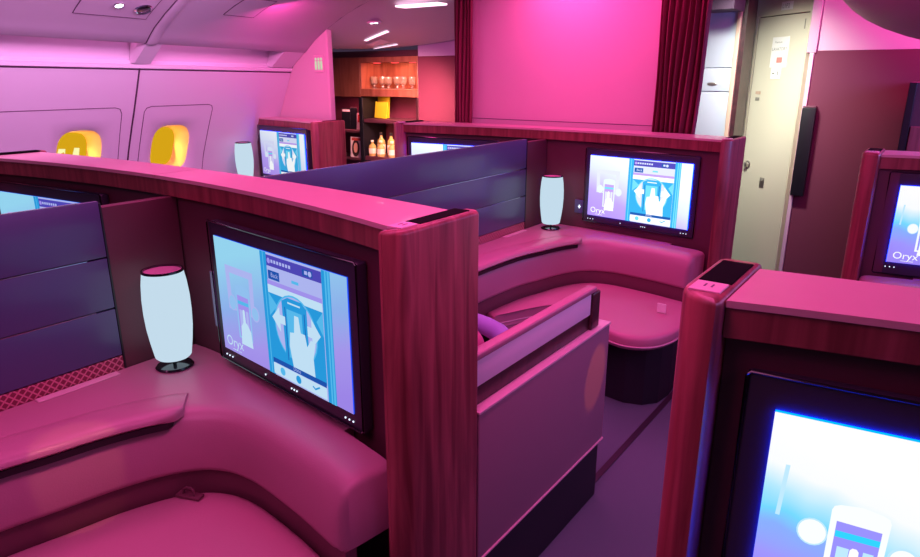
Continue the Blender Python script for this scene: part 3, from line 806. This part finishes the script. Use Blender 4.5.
def bottle(x, y, h, r, label, dark):
    root = thing('bottle', label, 'bottle', (x, y, .8465), 0, 'bottles on the lower cabinet shelf')
    bm = NB(); lathe(bm, [(0, 0), (r, 0), (r, h * .55), (r * .85, h * .66), (r * .38, h * .76), (r * .36, h * .88), (0, h * .88)], n=20); obj('glass_body', bm, M['amber_liquor'], root, world=False, smooth=True)
    bm = NB(); lathe(bm, [(r * .36, h * .881), (r * .42, h * .881), (r * .42, h), (0, h)], n=16); obj('cap', bm, M['cap_dark'] if dark else M['label'], root, world=False, smooth=True)
    bm = NB(); lathe(bm, [(r * 1.015, h * .15), (r * 1.02, h * .15), (r * 1.02, h * .48), (r * 1.015, h * .48)], n=20); obj('paper_label', bm, M['label'], root, world=False, smooth=True)
bottle(-4.54, 4.93, .22, .04, 'taller dark-capped bottle nearer the black post', True)
bottle(-4.41, 4.93, .22, .04, 'taller dark-capped bottle nearer the monitor wall', True)
for x, nm in ((-4.585, 'small pale bottle in front, closest to the black post'), (-4.475, 'small pale bottle in front, between the two taller ones'), (-4.33, 'small pale bottle in front, closest to the monitor wall')):
    bottle(x, 4.85, .15, .038, nm, False)
def cover(name, label, x, y, z, w, h, t, m, tilt, rz=0, rl=0, extra=None):
    root = thing(name, label, 'magazine' if name == 'magazine' else 'book', (x, y, z), rz)
    T = Matrix.Rotation(rl, 4, 'Y') @ Matrix.Rotation(-tilt, 4, 'X')
    bm = NB(); box(bm, -w / 2, w / 2, 0, t, 0, h, .001, 1); bmesh.ops.transform(bm, matrix=T, verts=bm.verts); obj('cover', bm, M[m], root, world=False)
    for nm, mm, fn in extra or []:
        bm = NB(); fn(bm); bmesh.ops.transform(bm, matrix=T, verts=bm.verts); obj(nm, bm, M[mm], root, world=False)
def ellf(bm, x, z, rx, rz, y):
    bm.faces.new([bm.verts.new((x + rx * math.cos(2 * PI * k / 20), y, z + rz * math.sin(2 * PI * k / 20))) for k in range(20)])
cover('book', 'yellow book standing behind the other yellow one on the cabinet shelf', -4.555, 4.98, 1.203, .15, .20, .015, 'yellow', .1)
cover('book', 'leaning yellow book in front on the cabinet shelf', -4.49, 4.87, 1.208, .15, .15, .012, 'yellow', .12, 0, .05)
cover('magazine', 'magazine with a portrait of a dark-haired person on its cover', -4.80, 4.83, .816, .15, .20, .006, 'mag_white', .08, extra=[
    ('hair_print', 'hair', lambda b: ellf(b, 0, .09, .052, .085, -.001)), ('title_print', 'mag_red', lambda b: box(b, -.06, .06, -.0012, 0, .165, .19)), ('face_print', 'skin', lambda b: ellf(b, 0, .095, .028, .05, -.002))])
cover('magazine', 'red and white magazine beside the black post', -4.752, 4.86, 1.087, .10, .16, .006, 'mag_white', .08, extra=[('picture_print', 'mag_red', lambda b: box(b, -.035, .035, -.0012, 0, .07, .145))])
cover('magazine', 'black magazine standing beside the red and white one', -4.845, 4.86, 1.086, .085, .21, .006, 'mag_black', .08)
cover('magazine', 'black magazine half hidden by the edge of the pink divider', -4.95, 4.86, 1.086, .12, .20, .006, 'mag_black', .08, extra=[('title_print', 'mag_white', lambda b: box(b, -.05, .05, -.0012, 0, .17, .19))])

# ------------------------------------------------------------------ forward walls, bulkhead, curtains
bm = NB(); box(bm, -3.95, -2.9, 4.80, 4.85, 0, 1.762); struct(obj('wall_galley_lower', bm, M['bulk_maroon']))
bm = NB(); box(bm, -3.95, -2.9, 4.805, 4.85, 1.763, 2.3); struct(obj('wall_galley_upper', bm, M['cool_white_panel']))
bm = NB(); box(bm, -2.83, -1.40, 4.03, 4.08, 0, 2.6, .003, 1); struct(obj('wall_bulkhead', bm, M['bulk']))
bm = NB(); box(bm, -2.828, -1.404, 4.0285, 4.0315, 1.306, 1.310); struct(obj('trim_10', bm, M['seam']))
def curtain(label, x0, x1, y, zt, zb, folds, amp, seed, lean=0):
    rnd = random.Random(seed); root = thing('curtain', label, 'curtain', ((x0 + x1) / 2, y, 0), 0, 'wine-red curtains')
    nx, nz = folds * 10, 14; ph = [rnd.uniform(-.5, .5) for _ in range(folds + 2)]; rings = []
    for j in range(nz + 1):
        z = zb + (zt - zb) * j / nz; ring = []
        for i in range(nx + 1):
            u = i / nx; f = u * folds; k = int(f)
            wv = math.sin(2 * PI * f + .4 * math.sin(3 * z + k)) * (1 + .5 * ph[min(k, folds)]) + .3 * math.sin(4 * PI * f + ph[min(k, folds)] * 3)
            ring.append((x0 + (x1 - x0) * u * (.86 + .14 * min(1, max(0, (z - 1.2) / 1.0))) + lean * (zt - z) + .006 * math.sin(5 * z + 7 * u), y + amp * wv, z))
        rings.append(ring)
    bm = NB(); loft(bm, rings); o = obj('drape', bm, M['curtain'], root, smooth=True, sharp=80)
    md = o.modifiers.new('thickness', 'SOLIDIFY'); md.thickness = .003
    bm = NB(); box(bm, min(x0, x1) - .02, max(x0, x1) + .02, y - .01, y + .012, zt + .001, zt + .02, .003, 1); obj('rail', bm, M['metal'], root)
    return root
curtain('narrow wine-red curtain between the drinks cabinet and the pink bulkhead', -2.945, -2.78, 3.995, 2.42, .02, 5, .018, 3)
curtain('wide wine-red curtain between the pink bulkhead and the white lockers', -1.475, -1.185, 4.0, 2.42, .02, 8, .022, 5)

# white galley lockers
def galley():
    r = thing('galley_lockers', 'white galley lockers between the wide curtain and the cream door', 'cabinet', (-1.9, 5.9, 0))
    bm = NB(); box(bm, -2.35, -1.455, 5.63, 6.2, .002, 2.35, .003, 1); obj('carcass', bm, M['white'], r)
    for a, b in ((.02, .78), (.79, 1.475), (1.482, 1.655), (1.66, 2.34)):
        bm = NB(); box(bm, -2.34, -1.475, 5.612, 5.629, a, b, .003, 2); d = obj('locker_door', bm, M['white'], r, smooth=True)
        if a == 1.482:
            q = NB(); bmesh.ops.create_uvsphere(q, u_segments=16, v_segments=8, radius=1)
            for v in q.verts: v.co = Vector((-1.61 + v.co.x * .04, 5.6105 + v.co.y * .003, 1.535 + v.co.z * .014))
            obj('finger_pull', q, M['metal'], d, smooth=True)
    bm = NB(); box(bm, -1.472, -1.44, 5.60, 5.64, .002, 2.30, .004, 2); obj('edge_trim', bm, M['tan'], r, smooth=True)
    return r
galley()
bm = NB(); box(bm, -1.438, -1.405, 5.62, 5.9, .002, 2.3); struct(obj('trim_11', bm, M['wood_dark']))
# ------------------------------------------------------------------ cream lavatory door in its frame
DA = Vector((-1.403, 6.045, 0)); DB = Vector((-.973, 5.703, 0)); DW = (DB - DA).length; DR = math.atan2(DB.y - DA.y, DB.x - DA.x)
def lavatory():
    r = bpy.data.objects.new('door_1', None); COL.objects.link(r); r.location = DA; r.rotation_euler = (0, 0, DR); struct(r)
    def part(name, m, par, *bx, bev=.002):
        bm = NB()
        for b in bx: box(bm, *b, bev, 1)
        return obj(name, bm, M[m], par, world=False)
    fr = part('door_frame', 'door_frame', r, (-.10, -.004, -.03, .06, .002, 2.22), (-.004, DW + .004, -.03, .06, 2.046, 2.22), (DW + .004, DW + .02, -.03, .06, .002, 2.22))
    leaf = part('door_leaf', 'door', r, (0, DW, -.012, .028, .012, 2.04))
    part('leaf_gap', 'dark_seam', r, (-.0035, -.0005, -.01, .02, .012, 2.04), (0, DW, -.01, .02, 2.0405, 2.0455))
    for z0, z1 in ((1.20, 1.46), (.78, .98)): part('hinge', 'metal', fr, (-.04, -.012, -.036, -.031, z0, z1))
    bm = NB(); lathe(bm, [(.0, 0), (.03, 0), (.032, .006), (.022, .012), (.02, .03), (.012, .034), (0, .034)], n=24)
    bmesh.ops.transform(bm, matrix=Matrix.Translation((.075, -.0125, .885)) @ Matrix.Rotation(PI / 2, 4, 'X'), verts=bm.verts); obj('knob', bm, M['metal'], leaf, world=False, smooth=True)
    part('ashtray', 'metal', leaf, (.245, .295, -.018, -.0125, .72, .80)); part('ashtray_lid', 'print_dark', leaf, (.25, .29, -.021, -.0182, .775, .797))
    part('latch_plate', 'tan', leaf, (.06, .12, -.0145, -.0125, 1.455, 1.478)); part('latch', 'print_dark', leaf, (.065, .115, -.0165, -.0125, 1.405, 1.43))
    part('bolt_slot', 'print_dark', leaf, (DW - .05, DW - .042, -.014, -.0125, 1.93, 2.0))
    s = part('notice', 'paper', leaf, (.185, .365, -.0142, -.0126, 1.66, 1.885), (.21, .315, -.0142, -.0126, 1.575, 1.659))
    bm = NB(); text_mesh(bm, 'LAVATORY', .034, lambda a, b: (.19 + a * .95, -.0150, 1.785 + b)); text_mesh(bm, 'Premium', .022, lambda a, b: (.215 + a, -.0150, 1.84 + b)); box(bm, .225, .25, -.0152, -.0148, 1.61, 1.62); box(bm, .28, .288, -.0152, -.0148, 1.60, 1.63)
    obj('lettering', bm, M['print_dark'], s, world=False)
    bm = NB(); box(bm, .255, .315, -.0152, -.0146, 1.695, 1.735); obj('red_mark', bm, M['print_red'], s, world=False)
    s2 = part('number_plate', 'paper', fr, (.255, .375, -.0325, -.0305, 2.075, 2.135))
    bm = NB(); text_mesh(bm, 'L1P2', .044, lambda a, b: (.265 + a * .9, -.0332, 2.09 + b)); obj('lettering', bm, M['print_dark'], s2, world=False)
lavatory()
# soffit above the lockers and the door
bm = NB(); box(bm, -2.4, -.9, 5.3, 6.5, 2.36, 2.42); struct(obj('ceiling_lobby', bm, M['sideceil']))
bm = NB(); box(bm, -1.80, -1.425, 5.3, 5.6, 2.06, 2.34); struct(obj('trim_14', bm, M['dark_seam']))
# maroon and pink wall right of the door
bm = NB(); box(bm, -.915, 1.6, 5.66, 5.74, 0, 1.772); struct(obj('wall_front', bm, M['bulk_maroon']))
bm = NB(); box(bm, -.90, 1.6, 5.665, 5.74, 1.773, 2.6); struct(obj('wall_front_upper', bm, M['bulk']))
bm = NB(); box(bm, -.968, -.905, 5.64, 5.70, 1.76, 2.6, .004, 2); struct(obj('trim_12', bm, M['lip'], None, smooth=True))
bm = NB(); box(bm, -.945, -.917, 5.645, 5.70, 0, 1.759, .004, 2); struct(obj('trim_13', bm, M['lip'], None, smooth=True))
wb = thing('stowage_box', 'tall narrow black box mounted on the maroon wall beside the door', 'box', (-.888, 5.63, .72))
bm = NB(); box(bm, -.935, -.842, 5.60, 5.658, .72, 1.372, .006, 2); obj('body', bm, M['black'], wb, smooth=True)
bm = NB(); box(bm, -.933, -.844, 5.602, 5.656, 1.373, 1.385, .004, 2); obj('lid', bm, M['leather_dark'], wb, smooth=True)
cb = thing('wall_cupboard', 'dark cupboard with a red-brown door at the end of the maroon wall', 'cabinet', (.1, 5.3, .7))
bm = NB(); box(bm, -.27, .5, 5.2, 5.6, .7, 1.56, .004, 1); obj('carcass', bm, M['wall_dark'], cb)
bm = NB(); box(bm, -.225, .45, 5.18, 5.199, .75, 1.29, .003, 1); obj('door', bm, M['wood'], cb)
bm = NB(); box(bm, -.272, -.232, 5.17, 5.199, .7, 1.56, .003, 1); obj('edge_post', bm, M['black'], cb)
bm = NB(); box(bm, -.27, .5, 5.2, 5.6, .002, .699); obj('plinth', bm, M['plinth'], cb)
# rounded overhead bin
ob = thing('overhead_bin', 'rounded mauve overhead bin end hanging above the maroon wall', 'storage bin', (.35, 3.5, 1.74))
bm = NB(); bmesh.ops.create_uvsphere(bm, u_segments=40, v_segments=24, radius=1)
for v in bm.verts:
    sgn = lambda t, p: math.copysign(abs(t) ** p, t)
    v.co = Vector((.36 + .92 * sgn(v.co.x, .85), 3.6 + .7 * sgn(v.co.y, .8), 2.09 + .40 * sgn(v.co.z, .9)))
obj('shell', bm, M['bin'], ob, smooth=True, sharp=80)
bm = NB(); tube(bm, [(-.02 + .05 * k, 2.905 - .014 * math.sin(k / 9 * PI), 1.93 - .012 * k) for k in range(10)], .018, 8); obj('grip_recess', bm, M['lip'], ob, smooth=True)

# lamps over the galley
gp = thing('ceiling_fixture', 'pale ceiling fixture with two bright slots above the drinks cabinet', 'light', (-4.05, 4.5, 1.93))
def galley_z(x, y):
    v = min(1, max(0, (y - 3.862) / .91))
    za = shell_z(x) if x > -4.3 else shell_z(-4.3)
    zb = 1.835 + .035 * ((x + 4.5) / .8) ** 2
    s = v * v * (3 - 2 * v) * .5 + v * .5
    return za + (zb - za) * s
def galley_slab(bm, x0, x1, y0, y1, lift, th):
    n = 6; top = []; bot = []
    for j in range(n + 1):
        y = y0 + (y1 - y0) * j / n
        top.append([(x0 + (x1 - x0) * i / n, y, galley_z(x0 + (x1 - x0) * i / n, y) - lift) for i in range(n + 1)])
        bot.append([(x0 + (x1 - x0) * i / n, y, galley_z(x0 + (x1 - x0) * i / n, y) - lift - th) for i in range(n + 1)])
    loft(bm, bot)
bm = NB(); galley_slab(bm, -4.12, -3.86, 4.30, 4.335, .004, .004); obj('light_slot', bm, M['pink_lamp'], gp)
bm = NB(); galley_slab(bm, -4.30, -4.02, 4.60, 4.625, .004, .004); obj('light_slot', bm, M['pink_lamp'], gp)
bm = NB(); galley_slab(bm, -4.20, -4.02, 4.40, 4.52, .003, .003); obj('cover', bm, M['sidewall'], gp)
sl = thing('spot_light', 'small twin spot light glowing on the galley ceiling', 'light', (-3.83, 4.12, galley_z(-3.83, 4.12) - .004))
bm = NB(); box(bm, -.05, .05, -.03, .03, -.012, .002, .004, 2); obj('housing', bm, M['lip'], sl, world=False, smooth=True)
for x in (-.022, .024):
    bm = NB(); lathe(bm, [(0, -.0155), (.013, -.0155), (.015, -.0125), (0, -.0125)], c=(x, 0, 0), n=14); obj('lens', bm, M['led_white'], sl, world=False)
tr = thing('ceiling_lamp', 'long bright pink lamp in the ceiling beside the narrow curtain', 'light', (-3.2, 4.2, 2.1))
bm = NB(); box(bm, -3.52, -3.12, 4.02, 4.14, 2.086, 2.10, .003, 1); obj('diffuser', bm, M['pink_lamp'], tr)

# ------------------------------------------------------------------ light
def area(name, loc, size, power, col, rot=(0, 0, 0), sy=None, spread=180):
    l = bpy.data.lights.new(name, 'AREA'); l.energy = power; l.color = col; l.size = size
    if sy: l.shape = 'RECTANGLE'; l.size_y = sy
    l.spread = math.radians(spread)
    o = bpy.data.objects.new(name, l); COL.objects.link(o); o.location = loc; o.rotation_euler = rot
    return o
PINK = (1, .12, .50); HOT = (1, .05, .38); LILAC = (.80, .42, 1); VIO = (.38, .30, 1)
area('mood_light_centre', (-2.1, 2.4, 2.24), .5, 36, PINK, sy=3.2)
area('mood_light_aisle', (-.75, 1.2, 2.18), .4, 28, PINK, sy=2.6)
area('mood_light_rear', (-1.6, -.4, 2.2), 1.6, 12, (1, .24, .66), sy=.8)
area('window_wall_fill', (-3.3, 1.7, 2.12), .4, 42, (1, .42, .88), (0, math.radians(52), 0), sy=2.2)  # added lamp with no fixture, aimed to brighten the window wall
area('divider_fill', (-3.75, 3.15, 1.96), .2, 7, HOT, (math.radians(38), 0, math.radians(35)), sy=.3)  # hot pink fill added for the glow on divider and wall corner
area('cove_light', (-4.54, 2.2, 1.845), .03, 1.5, (1, .2, .6), (0, math.radians(20), 0), sy=2.6)
area('unseen_right_light', (1.0, 2.2, 1.8), .4, 19, (.72, .24, .78), (0, math.radians(75), 0), sy=2.6)  # stands for the unseen opposite cove, added to light aisle-facing panels
area('unseen_right_light', (.75, 4.3, 1.75), .4, 34, (.30, .30, 1), (0, math.radians(78), math.radians(-8)), sy=1.2)  # unseen violet fill, added to tint the far slatted screen
area('bulkhead_light', (-1.75, 3.62, 2.26), 1.2, 7, HOT, (math.radians(25), 0, 0), sy=.2)
area('front_wall_fill', (.2, 5.3, 2.5), 1.4, 30, (1, .02, .30), (math.radians(20), 0, 0), sy=.2)  # saturated pink fill, added to colour the upper front wall
area('lobby_white_light', (-1.30, 4.75, 2.30), .3, 10, (.95, 1, .92), (math.radians(42), 0, math.radians(-6)), sy=.15, spread=75)
area('galley_ceiling_fill', (-3.75, 4.35, 1.25), .9, 1.6, (1, .35, .5), (math.radians(165), 0, 0), sy=.3)  # uplight without a fixture, added to brighten the galley ceiling
area('galley_downlight', (-3.45, 4.12, 1.74), .3, 14, (1, .46, .44), (math.radians(55), 0, math.radians(42)), sy=.2, spread=80)
area('cabinet_light', (-4.3, 4.86, 1.712), .5, 3.5, (1, .35, .2), (math.radians(15), 0, 0), sy=.05)
area('shelf_lamp', (-4.3, 4.9, 1.404), .4, 1.6, (1, .35, .3), sy=.1)  # unseen lamps added under the shelves to light bottles and back panel
area('shelf_lamp', (-4.3, 4.9, 1.160), .4, 1.6, (1, .5, .3), sy=.1)
def spot(name, loc, to, ang, power, col, blend=.25):
    l = bpy.data.lights.new(name, 'SPOT'); l.energy = power; l.color = col; l.spot_size = math.radians(ang); l.spot_blend = blend; l.shadow_soft_size = .01
    o = bpy.data.objects.new(name, l); COL.objects.link(o); o.location = loc
    o.rotation_euler = (Vector(to) - Vector(loc)).to_track_quat('-Z', 'Y').to_euler()
spot('warm_patch_spot', (-.95, .45, 2.2), (-1.76, .66, .56), 7.5, 26, (1, .5, .25))  # unseen warm spot, added to make the oval on the bench padding
spot('warm_patch_spot', (.45, 2.5, 2.1), (-.904, 2.085, .55), 4.6, 80, (1, .30, .04), .2)  # unseen orange spot, added to make the patch on the aisle panel
area('magazine_light', (-4.88, 4.86, 1.398), .25, 2.5, (1, .25, .3), sy=.05)
for wy, wz in WINDOWS:
    p = Wp(wy, wz, -.175); area('window_daylight', p, .16, 1.6, (1, .62, .16), (0, math.radians(-90), 0), sy=.2)
w = bpy.data.worlds.new('cabin_dark'); SC.world = w; w.use_nodes = True
w.node_tree.nodes['Background'].inputs['Color'].default_value = (.5, .30, .6, 1); w.node_tree.nodes['Background'].inputs['Strength'].default_value = .08

# ------------------------------------------------------------------ camera
f = 665.0
cam = bpy.data.cameras.new('camera'); cam.sensor_fit = 'HORIZONTAL'; cam.sensor_width = 36; cam.lens = 36 * f / 920; cam.clip_start = .02
co = bpy.data.objects.new('camera', cam); COL.objects.link(co)
co.location = (0, 0, 1.6); co.rotation_euler = (PI / 2 - math.atan(203 / f), 0, math.radians(36))
SC.camera = co
vs = SC.view_settings; SC.display_settings.display_device = 'sRGB'
vs.view_transform = 'Standard'; vs.look = 'None'; vs.exposure = 0; vs.gamma = 1; vs.use_curve_mapping = False
